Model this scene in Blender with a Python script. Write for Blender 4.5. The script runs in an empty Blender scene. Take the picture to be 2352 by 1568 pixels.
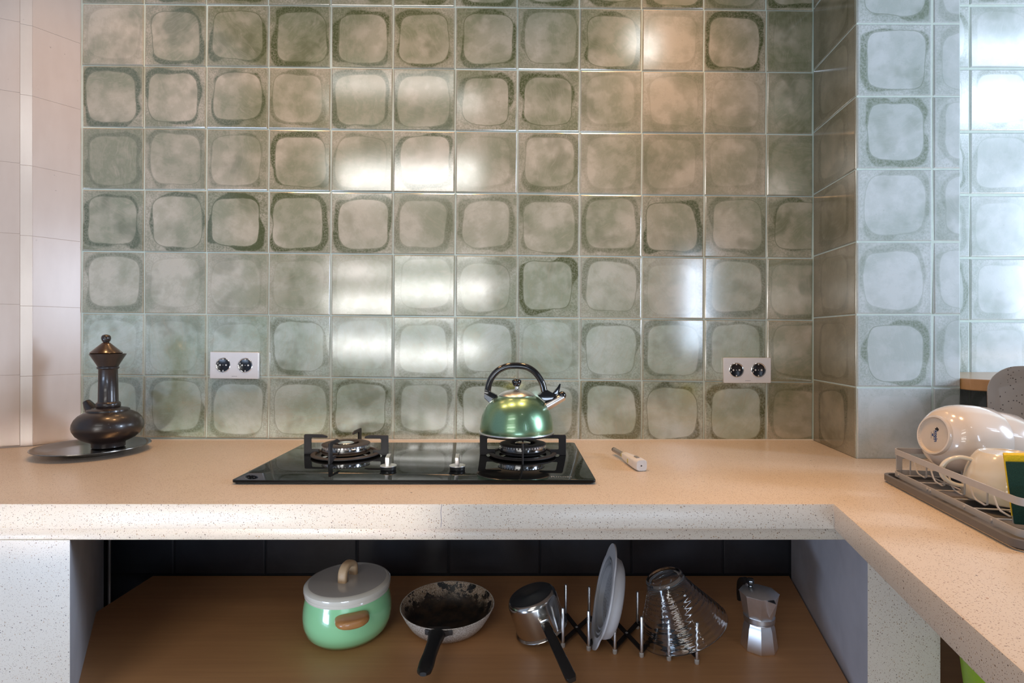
import bpy, bmesh, math, random
from mathutils import Vector, Matrix, Euler
R = math.radians
random.seed(7)
S = bpy.context.scene
COL = S.collection

# ------------------------------------------------------------------ camera
cam = bpy.data.cameras.new('camera')
cam.sensor_width = 36.0
cam.lens = 36.0 * 1279.0 / 2352.0
cam.shift_x = -4.0 / 2352.0
cam.shift_y = -9.0 / 2352.0
cam.clip_start = 0.02
cam_o = bpy.data.objects.new('camera', cam)
cam_o.location = (0, -1.7, 1.212)
cam_o.rotation_euler = (R(90), 0, 0)
COL.objects.link(cam_o)
S.camera = cam_o

# ------------------------------------------------------------------ world, exposure, lights
S.view_settings.view_transform = 'Standard'
S.view_settings.look = 'None'
S.view_settings.gamma = 1.0
S.view_settings.use_curve_mapping = False
S.view_settings.exposure = -0.04
w = bpy.data.worlds.new('world'); S.world = w
w.use_nodes = True
w.node_tree.nodes['Background'].inputs[0].default_value = (0.55, 0.68, 0.9, 1)
w.node_tree.nodes['Background'].inputs[1].default_value = 0.6

PANES_AND_FILLS = []
def area(name, x0, x1, z0, z1, y, rad, col, spread=180):
    """an area lamp facing +Y"""
    l = bpy.data.lights.new(name, 'AREA')
    l.shape = 'RECTANGLE'; l.size = x1 - x0; l.size_y = z1 - z0
    l.energy = rad * math.pi * (x1 - x0) * (z1 - z0)
    l.color = col; l.spread = R(spread)
    o = bpy.data.objects.new(name, l)
    o.location = ((x0 + x1) / 2, y, (z0 + z1) / 2)
    o.rotation_euler = (R(90), 0, 0)
    o.rotation_euler = Vector((0, 1, 0)).to_track_quat('-Z', 'Z').to_euler()
    COL.objects.link(o)
    PANES_AND_FILLS.append((o, x1 - x0, z1 - z0))
    return o

YW = -3.2
DAY = (1.0, 0.99, 0.95)
COOL = (0.66, 0.80, 1.0)
# tall window behind the camera on the left: panes between transoms
for z0, z1, rad in ((1.04, 1.17, 8.5), (1.46, 1.62, 8.5), (1.80, 1.87, 7), (2.56, 2.80, 8.5), (3.28, 3.42, 4.5)):
    area('window_light', -1.62, -0.28, z0, z1, YW, rad, DAY)
area('window_light', -2.5, -1.5, 0.05, 0.42, -2.35, 25, (.56, .73, 1.0))  # low cool fill added inside the room for the left support and worktop edge
area('window_light', -0.2, 0.8, 0.05, 0.42, YW, 17, COOL)  # added low fill, no window known there, brightens the supports under the worktop
area('window_light', 1.52, 1.66, 1.16, 1.95, YW, 12, COOL)
area('window_light', 3.9, 5.1, 3.07, 3.41, YW, 10, COOL)
area('window_light', 3.9, 5.1, 3.66, 3.86, YW, 10, COOL)
area('window_light', 1.05, 1.30, 3.62, 3.84, YW, 9, DAY)
# narrow beam added to brighten the worktop edge, as if from low sun
gap = area('window_light', -1.60, -0.15, 0.860, 0.890, -2.30, 1, (1, .98, .95), 7)
gap.data.energy = 0.42
# window in the right-hand wall, beyond the bar
side = area('window_light', -0.45, 0.45, 1.44, 1.90, YW, 64, COOL)
side.location = (3.0, -1.20, 1.67)
side.rotation_euler = Vector((-1, 0, 0)).to_track_quat('-Z', 'Z').to_euler()

def spot(name, loc, to, energy, col, size, blend, rad=0.12):
    l = bpy.data.lights.new(name, 'SPOT')
    l.energy = energy; l.color = col; l.spot_size = R(size); l.spot_blend = blend; l.shadow_soft_size = rad
    o = bpy.data.objects.new(name, l); o.location = loc
    o.rotation_euler = (Vector(to) - Vector(loc)).to_track_quat('-Z', 'Y').to_euler()
    COL.objects.link(o); return o
WARM = (1.0, 0.55, 0.24)
spot('downlight_or_wash', (-0.98, -0.44, 2.75), (-0.98, -0.40, 0.9), 36, WARM, 96, 0.8)
spot('downlight_or_wash', (-0.34, -0.46, 2.75), (-0.34, -0.44, 0.9), 40, WARM, 96, 0.8)
spot('downlight_or_wash', (0.36, -0.32, 2.75), (0.32, -0.34, 0.9), 46, WARM, 74, 0.9)
spot('downlight_or_wash', (0.72, -0.90, 2.75), (0.72, -0.98, 0.9), 54, WARM, 46, 0.8)

spot('downlight_or_wash', (0.50, -0.45, 2.70), (0.50, 0, 1.92), 24, WARM, 44, 1.0)  # extra wall-wash spot added to warm the upper wall on the right
spot('downlight_or_wash', (-1.08, -0.40, 2.70), (-1.24, 0, 2.08), 8, WARM, 36, 1.0)  # small extra wash added to warm the top left of the wall

# ------------------------------------------------------------------ materials
def mat(name):
    m = bpy.data.materials.new(name); m.use_nodes = True
    nt = m.node_tree
    return m, nt, nt.nodes['Principled BSDF']

class NB:
    """small node-graph builder"""
    def __init__(s, nt): s.nt = nt
    def n(s, typ, **kw):
        nd = s.nt.nodes.new(typ)
        for k, v in kw.items(): setattr(nd, k, v)
        return nd
    def l(s, a, b): s.nt.links.new(a, b)
    def m(s, op, a, b=None, c=None, clamp=False):
        nd = s.n('ShaderNodeMath', operation=op); nd.use_clamp = clamp
        for i, v in enumerate((a, b, c)):
            if v is None: continue
            if isinstance(v, (int, float)): nd.inputs[i].default_value = v
            else: s.l(v, nd.inputs[i])
        return nd.outputs[0]
    def vm(s, op, a, b=None):
        nd = s.n('ShaderNodeVectorMath', operation=op)
        for i, v in enumerate((a, b)):
            if v is None: continue
            if isinstance(v, tuple): nd.inputs[i].default_value = v
            elif isinstance(v, (int, float)): nd.inputs[3].default_value = v
            else: s.l(v, nd.inputs[i])
        return nd.outputs[0]
    def scale(s, v, f):
        nd = s.n('ShaderNodeVectorMath', operation='SCALE'); s.l(v, nd.inputs[0])
        if isinstance(f, (int, float)): nd.inputs['Scale'].default_value = f
        else: s.l(f, nd.inputs['Scale'])
        return nd.outputs[0]
    def noise(s, v, sc, det=3, rough=.5, out='Fac'):
        nd = s.n('ShaderNodeTexNoise'); s.l(v, nd.inputs['Vector'])
        nd.inputs['Scale'].default_value = sc; nd.inputs['Detail'].default_value = det
        nd.inputs['Roughness'].default_value = rough
        return nd.outputs[out]
    def ss(s, v, a, b):
        nd = s.n('ShaderNodeMapRange', interpolation_type='SMOOTHSTEP'); s.l(v, nd.inputs[0])
        nd.inputs[1].default_value = a; nd.inputs[2].default_value = b
        return nd.outputs[0]
    def mix(s, f, a, b):
        nd = s.n('ShaderNodeMix', data_type='RGBA')
        for i, v in ((0, f), (6, a), (7, b)):
            if isinstance(v, (int, float)): nd.inputs[i].default_value = v
            elif isinstance(v, tuple): nd.inputs[i].default_value = (*v, 1)[:4]
            else: s.l(v, nd.inputs[i])
        return nd.outputs[2]
    def obj(s): return s.n('ShaderNodeTexCoord').outputs['Object']
    def geo(s): return s.n('ShaderNodeNewGeometry').outputs['Position']
    def attr(s, name): return s.n('ShaderNodeAttribute', attribute_type='OBJECT', attribute_name=name).outputs['Fac']
    def bump(s, h, st, dist, p):
        nd = s.n('ShaderNodeBump'); nd.inputs['Strength'].default_value = st; nd.inputs['Distance'].default_value = dist
        s.l(h, nd.inputs['Height']); s.l(nd.outputs[0], p.inputs['Normal'])
    def map(s, v, sc=(1, 1, 1), rot=(0, 0, 0)):
        nd = s.n('ShaderNodeMapping'); s.l(v, nd.inputs[0]); nd.inputs['Scale'].default_value = sc
        nd.inputs['Rotation'].default_value = rot
        return nd.outputs[0]

M = {}
def simple(name, col, rough=.5, metal=0, coat=0, ior=1.5, var=.12, vscale=60, bump=0):
    """plain finish with a little procedural variation"""
    m, nt, p = mat(name); b = NB(nt)
    f = b.noise(b.obj(), vscale, 3)
    dk = tuple(c * (1 - var) for c in col); lt = tuple(min(1, c * (1 + var)) for c in col)
    b.l(b.mix(f, dk, lt), p.inputs['Base Color'])
    p.inputs['Roughness'].default_value = rough; p.inputs['Metallic'].default_value = metal
    p.inputs['Coat Weight'].default_value = coat; p.inputs['IOR'].default_value = ior
    p.inputs['Coat Roughness'].default_value = .04
    if bump: b.bump(f, bump, .002, p)
    M[name] = m; return m

def tile_material(name, light, mid, ring, coat=1.0):
    """hand-made cement tile: cloudy middle, a dark rounded ring of pigment, paler corners, polished"""
    m, nt, p = mat(name); b = NB(nt)
    rnd = b.n('ShaderNodeObjectInfo').outputs['Random']
    r2 = b.m('FRACT', b.m('MULTIPLY', rnd, 17.13)); r3 = b.m('FRACT', b.m('MULTIPLY', rnd, 71.7)); r4 = b.m('FRACT', b.m('MULTIPLY', rnd, 131.3))
    o = b.obj()
    off = b.n('ShaderNodeCombineXYZ'); b.l(b.m('MULTIPLY', rnd, 57.3), off.inputs[0]); b.l(b.m('MULTIPLY', r2, 9.7), off.inputs[1]); b.l(b.m('MULTIPLY', r3, 31.7), off.inputs[2])
    q = b.vm('ADD', o, off.outputs[0])
    shift = b.n('ShaderNodeCombineXYZ'); b.l(b.m('MULTIPLY', b.m('SUBTRACT', r2, .5), .07), shift.inputs[0]); b.l(b.m('MULTIPLY', b.m('SUBTRACT', r3, .5), .07), shift.inputs[2])
    wob = b.scale(b.vm('SUBTRACT', b.noise(q, 1.7, 1, .5, 'Color'), (.5, .5, .5)), .11)
    fine = b.scale(b.vm('SUBTRACT', b.noise(q, 14, 4, .65, 'Color'), (.5, .5, .5)), .022)
    pp = b.vm('ADD', b.vm('ADD', o, shift.outputs[0]), b.vm('ADD', wob, fine))
    def superd(v, n):
        ax = b.m('MULTIPLY', b.m('ABSOLUTE', sepo(b, v, 0)), 2.0); az = b.m('MULTIPLY', b.m('ABSOLUTE', sepo(b, v, 2)), 2.0)
        return b.m('POWER', b.m('ADD', b.m('POWER', ax, n), b.m('POWER', az, n)), 1 / n)
    d = superd(pp, 4.2)
    dd = b.m('ADD', d, b.m('MULTIPLY', b.m('SUBTRACT', r4, .5), .06))
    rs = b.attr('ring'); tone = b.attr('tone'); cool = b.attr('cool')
    low = b.noise(q, 1.5, 1); low2 = b.noise(q, 1.1, 2, .6)
    med = b.noise(q, 4.2, 5, .62); hi = b.noise(q, 38, 4, .7); grain = b.noise(q, 120, 2, .7)
    # ring of pigment; its outer fade wanders, so that it is thick on one side and thin on another
    wd = b.m('ADD', .74, b.m('MULTIPLY', b.ss(low, .32, .64), .24))
    outm = b.m('SUBTRACT', 1.0, b.m('DIVIDE', b.m('SUBTRACT', dd, wd), .075), clamp=True)
    band = b.m('MULTIPLY', b.ss(dd, .795, .822), b.m('MAXIMUM', outm, .0))
    band = b.m('MULTIPLY', band, b.m('MULTIPLY', rs, b.m('ADD', .72, b.m('MULTIPLY', b.ss(hi, .40, .60), .5))), clamp=True)
    skin = b.m('MULTIPLY', b.m('MULTIPLY', b.ss(dd, .80, .83), b.m('MULTIPLY', b.ss(hi, .38, .62), .36)), b.m('ADD', .3, rs), clamp=True)
    line = b.m('MULTIPLY', b.m('MULTIPLY', b.ss(dd, .780, .797), b.m('SUBTRACT', 1.0, b.ss(dd, .803, .822))), b.m('MULTIPLY', rs, .8), clamp=True)
    band = b.m('MAXIMUM', b.m('MAXIMUM', band, line), skin, clamp=True)
    # wiped, cloudy middle
    st = b.n('ShaderNodeVectorRotate', rotation_type='Y_AXIS'); b.l(b.vm('ADD', q, b.scale(b.noise(q, 2, 2, .5, 'Color'), .35)), st.inputs['Vector']); b.l(b.m('MULTIPLY', rnd, 40.0), st.inputs['Angle'])
    brush = b.noise(b.map(st.outputs[0], (2.2, 1, 26)), 1.3, 4, .65)
    cloud = b.m('ADD', b.m('MULTIPLY', b.ss(low2, .36, .62), .62), b.m('ADD', b.m('MULTIPLY', b.ss(med, .36, .66), .44), b.m('MULTIPLY', b.m('SUBTRACT', brush, .5), .45)))
    cloud = b.m('ADD', cloud, b.m('MULTIPLY', b.m('SUBTRACT', tone, .55), .85), clamp=True)
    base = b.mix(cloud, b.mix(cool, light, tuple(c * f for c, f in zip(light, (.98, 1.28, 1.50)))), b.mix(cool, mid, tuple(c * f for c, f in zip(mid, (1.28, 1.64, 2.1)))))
    smear = b.m('MULTIPLY', b.ss(b.noise(q, 1.35, 3, .6), .53, .68), b.m('ADD', .15, b.m('MULTIPLY', tone, .75)), clamp=True)
    base = b.mix(smear, base, tuple((2 * c + e) / 3 for c, e in zip(ring, mid)))
    base = b.mix(b.m('MULTIPLY', b.m('ADD', b.ss(brush, .46, .72), b.ss(med, .50, .72)), .24), base, light)
    base = b.mix(b.m('MULTIPLY', b.ss(hi, .64, .72), .40), base, ring)
    base = b.mix(b.m('MULTIPLY', b.m('SUBTRACT', grain, .40), .35, clamp=True), base, mid)
    col = b.mix(band, base, ring)
    rim = b.ss(superd(b.vm('ADD', o, fine), 30), .945, .985)
    col = b.mix(b.m('MULTIPLY', rim, .45), col, tuple(.8 * c for c in light))
    b.l(col, p.inputs['Base Color'])
    p.inputs['Roughness'].default_value = .6
    p.inputs['Specular IOR Level'].default_value = .2
    p.inputs['Coat Weight'].default_value = coat; p.inputs['Coat IOR'].default_value = 2.3
    b.l(b.m('ADD', .09, b.m('MULTIPLY', med, .07)), p.inputs['Coat Roughness'])
    b.bump(b.m('ADD', b.m('MULTIPLY', brush, .5), med), .08, .004, p)
    M[name] = m
def sepo(b, o, i):
    s = b.n('ShaderNodeSeparateXYZ'); b.l(o, s.inputs[0]); return s.outputs[i]

tile_material('green_tile', (.50, .435, .335), (.205, .210, .118), (.066, .079, .020))
tile_material('lit_tile', (.64, .68, .68), (.42, .48, .45), (.17, .22, .15))  # paler, bluer copy of the wall tile, window light put into its colour
tile_material('shaded_tile', (.30, .265, .19), (.16, .145, .09), (.055, .055, .022))  # darker copy of the wall tile, shade on the pillar's side put into its colour
tile_material('black_tile', (.030, .032, .040), (.022, .023, .030), (.015, .015, .02), coat=.25)

def plaster(name):
    m, nt, p = mat(name); b = NB(nt)
    rnd = b.n('ShaderNodeObjectInfo').outputs['Random']
    g = b.geo()
    f = b.noise(g, 6, 4, .6); f2 = b.noise(b.map(g, (9, 9, 2)), 3, 3, .55); sp = b.noise(g, 70, 3, .7)
    c = b.mix(b.m('ADD', b.m('MULTIPLY', f, .55), b.m('MULTIPLY', f2, .5), clamp=True), (.41, .325, .275), (.60, .525, .475))
    c = b.mix(b.m('MULTIPLY', rnd, .35), c, (.49, .415, .36))
    c = b.mix(b.m('MULTIPLY', b.ss(sp, .70, .76), .6), c, (.16, .13, .10))
    b.l(c, p.inputs['Base Color']); p.inputs['Roughness'].default_value = .5
    p.inputs['Coat Weight'].default_value = .35; p.inputs['Coat Roughness'].default_value = .22
    if name == 'polished_stone':
        p.inputs['Coat Weight'].default_value = 1; p.inputs['Coat IOR'].default_value = 2.3; p.inputs['Coat Roughness'].default_value = .26
    else: b.bump(f, .15, .006, p)
    M[name] = m
plaster('limestone'); plaster('polished_stone')

def terrazzo(name, base, base2):
    m, nt, p = mat(name); b = NB(nt); g = b.geo()
    col = b.mix(b.noise(g, 5, 4, .6), base, base2)
    def chips(scale, thr, colors, seed, frac):
        nonlocal col
        v = b.n('ShaderNodeTexVoronoi', feature='F1'); b.l(b.vm('ADD', g, (seed, seed * .7, seed * 1.3)), v.inputs['Vector'])
        v.inputs['Scale'].default_value = scale
        sep = b.n('ShaderNodeSeparateColor'); b.l(v.outputs['Color'], sep.inputs[0])
        wob = b.m('MULTIPLY', b.noise(g, scale * 2.2, 2), .22)
        on = b.m('MULTIPLY', b.m('LESS_THAN', b.m('ADD', v.outputs['Distance'], wob), b.m('ADD', thr, b.m('MULTIPLY', sep.outputs[1], .16))), b.m('LESS_THAN', sep.outputs[0], frac))
        ramp = b.n('ShaderNodeValToRGB'); ramp.color_ramp.interpolation = 'CONSTANT'
        e = ramp.color_ramp.elements
        for i, c in enumerate(colors):
            el = e[i] if i < 2 else e.new(i / len(colors))
            el.position = i / len(colors); el.color = (*c, 1)
        b.l(sep.outputs[2], ramp.inputs[0])
        col = b.mix(b.m('MULTIPLY', on, .95), col, ramp.outputs[0])
    chips(215, .20, [(.26, .15, .08), (.12, .075, .05), (.40, .24, .12), (.30, .20, .14)], 3.1, .52)
    chips(430, .28, [(.34, .23, .16), (.17, .11, .075), (.44, .30, .19)], 9.7, .68)
    chips(75, .12, [(.34, .17, .09), (.08, .06, .055), (.27, .15, .11), (.38, .24, .13)], 5.3, .07)
    b.l(col, p.inputs['Base Color']); p.inputs['Roughness'].default_value = .42
    p.inputs['Coat Weight'].default_value = .25; p.inputs['Coat Roughness'].default_value = .22
    M[name] = m
terrazzo('terrazzo', (.59, .485, .39), (.67, .58, .48))

def wood(name, a, c2, axis='X', rough=.5, scale=1.0, coat=0):
    m, nt, p = mat(name); b = NB(nt); o = b.obj()
    sc = {'X': (1.2, 30, 30), 'Y': (30, 1.2, 30), 'Z': (30, 30, 1.2)}[axis]
    g1 = b.noise(b.map(o, tuple(s * scale for s in sc)), 3, 5, .65)
    g2 = b.noise(b.map(o, tuple(s * .22 * scale for s in sc)), 2.5, 3)
    c = b.mix(b.m('ADD', b.m('MULTIPLY', g1, .6), b.m('MULTIPLY', g2, .45), clamp=True), a, c2)
    b.l(c, p.inputs['Base Color']); p.inputs['Roughness'].default_value = rough
    p.inputs['Coat Weight'].default_value = coat; p.inputs['Coat Roughness'].default_value = .15
    b.bump(g1, .08, .002, p); M[name] = m
wood('board_wood', (.43, .20, .085), (.70, .36, .155), 'X', .42)
wood('bar_wood', (.36, .17, .06), (.56, .30, .12), 'X', .35, coat=.3)
wood('handle_wood', (.40, .16, .045), (.62, .29, .10), 'X', .35, 3, coat=.4)
wood('pale_wood', (.55, .33, .17), (.78, .54, .32), 'Y', .45, 4)
wood('dark_wood', (.022, .014, .011), (.05, .033, .025), 'Z', .5)

simple('grout', (.52, .60, .54), .8, bump=.2)
simple('caulk', (.72, .66, .58), .6)
simple('concrete', (.60, .59, .64), .6, var=.25, vscale=9, bump=.1)
simple('black_paint', (.012, .012, .015), .7)
simple('white_wall', (.24, .23, .21), .8)
simple('ceiling_paint', (.20, .18, .15), .8)
simple('floor_stone', (.30, .27, .24), .5)
simple('hob_glass', (.004, .005, .006), .02, ior=1.3, var=.05)
simple('black_rubber', (.006, .006, .007), .6)
simple('cast_iron', (.017, .015, .016), .5, var=.3, bump=.1)
simple('burner_brown', (.036, .028, .025), .55, var=.3)
simple('chrome', (.75, .75, .76), .14, 1)
simple('brushed', (.72, .71, .71), .3, 1)
simple('steel', (.60, .57, .54), .17, 1, var=.06)
simple('steel_dark', (.20, .195, .19), .3, 1, var=.2)
simple('aluminium', (.86, .85, .86), .38, 1, var=.1)
simple('grey_metal', (.36, .34, .33), .4, .6, var=.06)
simple('dark_metal', (.045, .035, .030), .45, .7, var=.3)
simple('black_plastic', (.008, .008, .009), .12, coat=.6)
simple('matt_black', (.012, .011, .011), .4)
simple('socket_white', (.74, .73, .74), .32, .25, var=.04)
simple('socket_black', (.008, .009, .014), .22)
simple('pin_metal', (.85, .80, .72), .25, .6)
simple('jug_clay', (.020, .0135, .0125), .33, coat=.25, var=.5, vscale=40)
simple('lid_clay', (.040, .018, .008), .26, coat=.5, var=.4, vscale=30)
simple('tray_metal', (.30, .265, .235), .2, 1, var=.2, vscale=20)
simple('enamel_green', (.36, .78, .40), .22, coat=1, var=.05, vscale=8)
simple('enamel_cream', (.86, .80, .69), .2, coat=1, var=.04)
simple('enamel_lid', (.58, .555, .53), .24, coat=.8, var=.05, vscale=6)
simple('ceramic', (.70, .62, .55), .18, coat=1, var=.04, vscale=10)
simple('ceramic_foot', (.55, .47, .39), .55, var=.1, vscale=40)
simple('cup_ceramic', (.68, .62, .52), .2, coat=.8, var=.04)
simple('stamp_blue', (.008, .04, .16), .4)
simple('stamp_dark', (.010, .010, .014), .4)
simple('ink_grey', (.22, .20, .22), .5)
simple('logo_white', (.26, .27, .27), .4)
simple('silicone_grey', (.33, .325, .335), .5, var=.06)
simple('silicone_light', (.52, .50, .51), .45, var=.06)
simple('hole_dark', (.02, .02, .025), .6)
simple('tray_plastic', (.13, .12, .118), .4)
simple('rack_grey', (.46, .43, .41), .38, .1, var=.05)
simple('sponge_yellow', (.78, .55, .01), .8, var=.2, vscale=300, bump=.6)
simple('scourer_green', (.008, .055, .040), .9, var=.6, vscale=900, bump=1)
simple('lighter_white', (.74, .72, .72), .3)
simple('lighter_yellow', (.50, .45, .06), .4)
simple('lime_plastic', (.28, .45, .01), .35)
simple('clear_foot', (.55, .52, .50), .3)

def stoneware():
    m, nt, p = mat('stoneware'); b = NB(nt); o = b.obj()
    v = b.n('ShaderNodeTexVoronoi'); b.l(b.map(o, (1, 2.2, 1)), v.inputs['Vector']); v.inputs['Scale'].default_value = 210
    sep = b.n('ShaderNodeSeparateColor'); b.l(v.outputs['Color'], sep.inputs[0])
    f = b.m('MULTIPLY', b.m('LESS_THAN', v.outputs['Distance'], .28), b.m('LESS_THAN', sep.outputs[0], .30))
    c = b.mix(b.noise(o, 14, 3), (.33, .29, .26), (.42, .37, .33))
    b.l(b.mix(f, c, (.06, .045, .035)), p.inputs['Base Color']); p.inputs['Roughness'].default_value = .45
    M['stoneware'] = m
stoneware()

def kettle_paint():
    m, nt, p = mat('kettle_green'); b = NB(nt)
    lw = b.n('ShaderNodeLayerWeight'); lw.inputs[0].default_value = .5
    c = b.mix(b.noise(b.obj(), 300, 2), (.19, .34, .20), (.23, .39, .24))
    b.l(c, p.inputs['Base Color']); p.inputs['Metallic'].default_value = .9; p.inputs['Roughness'].default_value = .30
    p.inputs['Coat Weight'].default_value = .8; p.inputs['Coat Roughness'].default_value = .06
    M['kettle_green'] = m
kettle_paint()

def pan_mats():
    m, nt, p = mat('pan_speckle'); b = NB(nt); o = b.obj()
    f = b.noise(o, 420, 3, .7); f2 = b.noise(o, 25, 3)
    c = b.mix(b.ss(f, .42, .58), (.30, .24, .20), (.74, .69, .64))
    c = b.mix(b.m('MULTIPLY', f2, .4), c, (.42, .30, .19))
    b.l(c, p.inputs['Base Color']); p.inputs['Roughness'].default_value = .45; M['pan_speckle'] = m
    m, nt, p = mat('pan_burnt'); b = NB(nt); o = b.obj()
    s = b.n('ShaderNodeSeparateXYZ'); b.l(o, s.inputs[0])
    h = b.m('MULTIPLY', s.outputs[2], 20.0)                       # 0 at the bottom, 1 at the rim
    wob = b.m('MULTIPLY', b.m('SUBTRACT', b.noise(o, 16, 5, .7), .5), 1.5)
    k = b.ss(b.m('ADD', h, wob), .30, .95)
    burn = b.mix(b.ss(b.noise(o, 35, 4, .7), .35, .7), (.006, .005, .004), (.050, .028, .015))
    wall = b.mix(b.ss(b.noise(o, 400, 3, .7), .42, .6), (.30, .19, .11), (.66, .54, .43))
    wall = b.mix(b.ss(b.noise(o, 34, 5, .75), .50, .54), wall, (.010, .009, .010))
    b.l(b.mix(k, burn, wall), p.inputs['Base Color']); p.inputs['Roughness'].default_value = .42
    b.bump(b.noise(o, 60, 4, .7), .3, .002, p); M['pan_burnt'] = m
pan_mats()

def glass():
    m, nt, p = mat('clear_glass')
    p.inputs['Base Color'].default_value = (.97, .975, .97, 1); p.inputs['Transmission Weight'].default_value = 1
    p.inputs['Roughness'].default_value = .015; p.inputs['IOR'].default_value = 1.47
    M['clear_glass'] = m
glass()

# ------------------------------------------------------------------ object helpers
def link_mesh(name, bm, m, parent=None, smooth=35, mats=None):
    me = bpy.data.meshes.new(name)
    bmesh.ops.recalc_face_normals(bm, faces=bm.faces[:])
    bm.to_mesh(me); bm.free()
    for x in (mats or [m]): me.materials.append(M[x])
    if smooth:
        for p in me.polygons: p.use_smooth = True
        me.set_sharp_from_angle(angle=R(smooth))
    o = bpy.data.objects.new(name, me); COL.objects.link(o)
    if parent is not None: o.parent = parent
    return o
def thing(name, label, cat, loc=(0, 0, 0), rot=(0, 0, 0), group=None):
    o = bpy.data.objects.new(name, None); o.empty_display_size = .03
    o.location = loc; o.rotation_euler = rot; COL.objects.link(o)
    o['label'] = label; o['category'] = cat
    if group: o['group'] = group
    return o
def tag(o, label, cat, group=None):
    o['label'] = label; o['category'] = cat
    if group: o['group'] = group
    return o
def struct(o): o['kind'] = 'structure'; return o

def lathe(bm, prof, seg=48, mtx=None, rfun=None):
    """revolve (r, z) pairs about Z"""
    rings = []
    for r, z in prof:
        if r < 1e-6:
            rings.append([bm.verts.new((0, 0, z))])
        else:
            rings.append([bm.verts.new((r * math.cos(2 * math.pi * i / seg), r * math.sin(2 * math.pi * i / seg), z)) for i in range(seg)])
    new = [v for r in rings for v in r]
    for a, b in zip(rings, rings[1:]):
        for i in range(seg):
            j = (i + 1) % seg
            if len(a) == 1 and len(b) == 1: continue
            if len(a) == 1: bm.faces.new((a[0], b[i], b[j]))
            elif len(b) == 1: bm.faces.new((a[i], a[j], b[0]))
            else: bm.faces.new((a[i], a[j], b[j], b[i]))
    if mtx is not None: bmesh.ops.transform(bm, matrix=mtx, verts=new)
    return new
def LATHE(name, prof, m, parent=None, seg=48, smooth=35, mtx=None):
    bm = bmesh.new(); lathe(bm, prof, seg, mtx); return link_mesh(name, bm, m, parent, smooth)

def box(bm, x0, x1, y0, y1, z0, z1, bev=0, seg=1, mtx=None):
    r = bmesh.ops.create_cube(bm, size=1)
    vs = r['verts']
    for v in vs:
        v.co = Vector((x0 + (v.co.x + .5) * (x1 - x0), y0 + (v.co.y + .5) * (y1 - y0), z0 + (v.co.z + .5) * (z1 - z0)))
    if bev:
        es = list({e for v in vs for e in v.link_edges})
        out = bmesh.ops.bevel(bm, geom=es, offset=bev, segments=seg, profile=.7, affect='EDGES')
        vs = list({v for f in out['faces'] for v in f.verts} | {v for v in vs if v.is_valid})
    if mtx is not None: bmesh.ops.transform(bm, matrix=mtx, verts=[v for v in vs if v.is_valid])
    return vs
def BOX(name, m, x0, x1, y0, y1, z0, z1, parent=None, bev=0, seg=1, smooth=35):
    bm = bmesh.new(); box(bm, x0, x1, y0, y1, z0, z1, bev, seg); return link_mesh(name, bm, m, parent, smooth)

def prism(bm, pts, a0, a1, plane='XY', bev=0, seg=1, mtx=None):
    """extrude a polygon; plane XY -> along Z, XZ -> along Y"""
    def P(p, a): return (p[0], p[1], a) if plane == 'XY' else (p[0], a, p[1])
    lo = [bm.verts.new(P(p, a0)) for p in pts]; hi = [bm.verts.new(P(p, a1)) for p in pts]
    fs = [bm.faces.new(lo), bm.faces.new(hi[::-1])]
    n = len(pts)
    for i in range(n): fs.append(bm.faces.new((lo[i], hi[i], hi[(i + 1) % n], lo[(i + 1) % n])))
    vs = lo + hi
    if bev:
        bmesh.ops.recalc_face_normals(bm, faces=fs)
        es = list({e for v in vs for e in v.link_edges})
        out = bmesh.ops.bevel(bm, geom=es, offset=bev, segments=seg, profile=.7, affect='EDGES')
        vs = list({v for f in out['faces'] for v in f.verts} | {v for v in vs if v.is_valid})
    if mtx is not None: bmesh.ops.transform(bm, matrix=mtx, verts=vs)
    return vs
def PRISM(name, m, pts, a0, a1, parent=None, plane='XY', bev=0, seg=1, smooth=35, mtx=None):
    bm = bmesh.new(); prism(bm, pts, a0, a1, plane, bev, seg, mtx); return link_mesh(name, bm, m, parent, smooth)

def tube(bm, pts, r, seg=10, closed=False, up=(0, 0, 1), flat=None):
    """sweep a round (or flat = (w, h) rectangular) section along points; r is a number or one per point"""
    pts = [Vector(p) for p in pts]; n = len(pts)
    rs = [r] * n if isinstance(r, (int, float)) else r
    rings = []
    nrm = None
    for i in range(n):
        a = pts[(i - 1) % n] if (closed or i > 0) else pts[i]
        c = pts[(i + 1) % n] if (closed or i < n - 1) else pts[i]
        t = (c - a).normalized()
        if nrm is None or flat:
            u = Vector(up)
            if abs(u.dot(t)) > .98: u = Vector((0, 1, 0)) if abs(t.y) < .9 else Vector((1, 0, 0))
            nrm = (u - t * u.dot(t)).normalized()
        else:
            nrm = (nrm - t * nrm.dot(t)).normalized()
        bn = t.cross(nrm)
        if flat:
            w_, h_ = flat
            ring = [bm.verts.new(pts[i] + bn * sx * w_ / 2 + nrm * sy * h_ / 2) for sx, sy in ((-1, -1), (1, -1), (1, 1), (-1, 1))]
        else:
            ring = [bm.verts.new(pts[i] + (bn * math.cos(2 * math.pi * k / seg) + nrm * math.sin(2 * math.pi * k / seg)) * rs[i]) for k in range(seg)]
        rings.append(ring)
    m_ = len(rings[0])
    for i in range(n if closed else n - 1):
        a, c = rings[i], rings[(i + 1) % n]
        for k in range(m_): bm.faces.new((a[k], a[(k + 1) % m_], c[(k + 1) % m_], c[k]))
    if not closed:
        bm.faces.new(rings[0][::-1]); bm.faces.new(rings[-1])
def TUBE(name, m, pts, r, parent=None, seg=10, closed=False, up=(0, 0, 1), flat=None, smooth=50):
    bm = bmesh.new(); tube(bm, pts, r, seg, closed, up, flat); return link_mesh(name, bm, m, parent, smooth)

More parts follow.
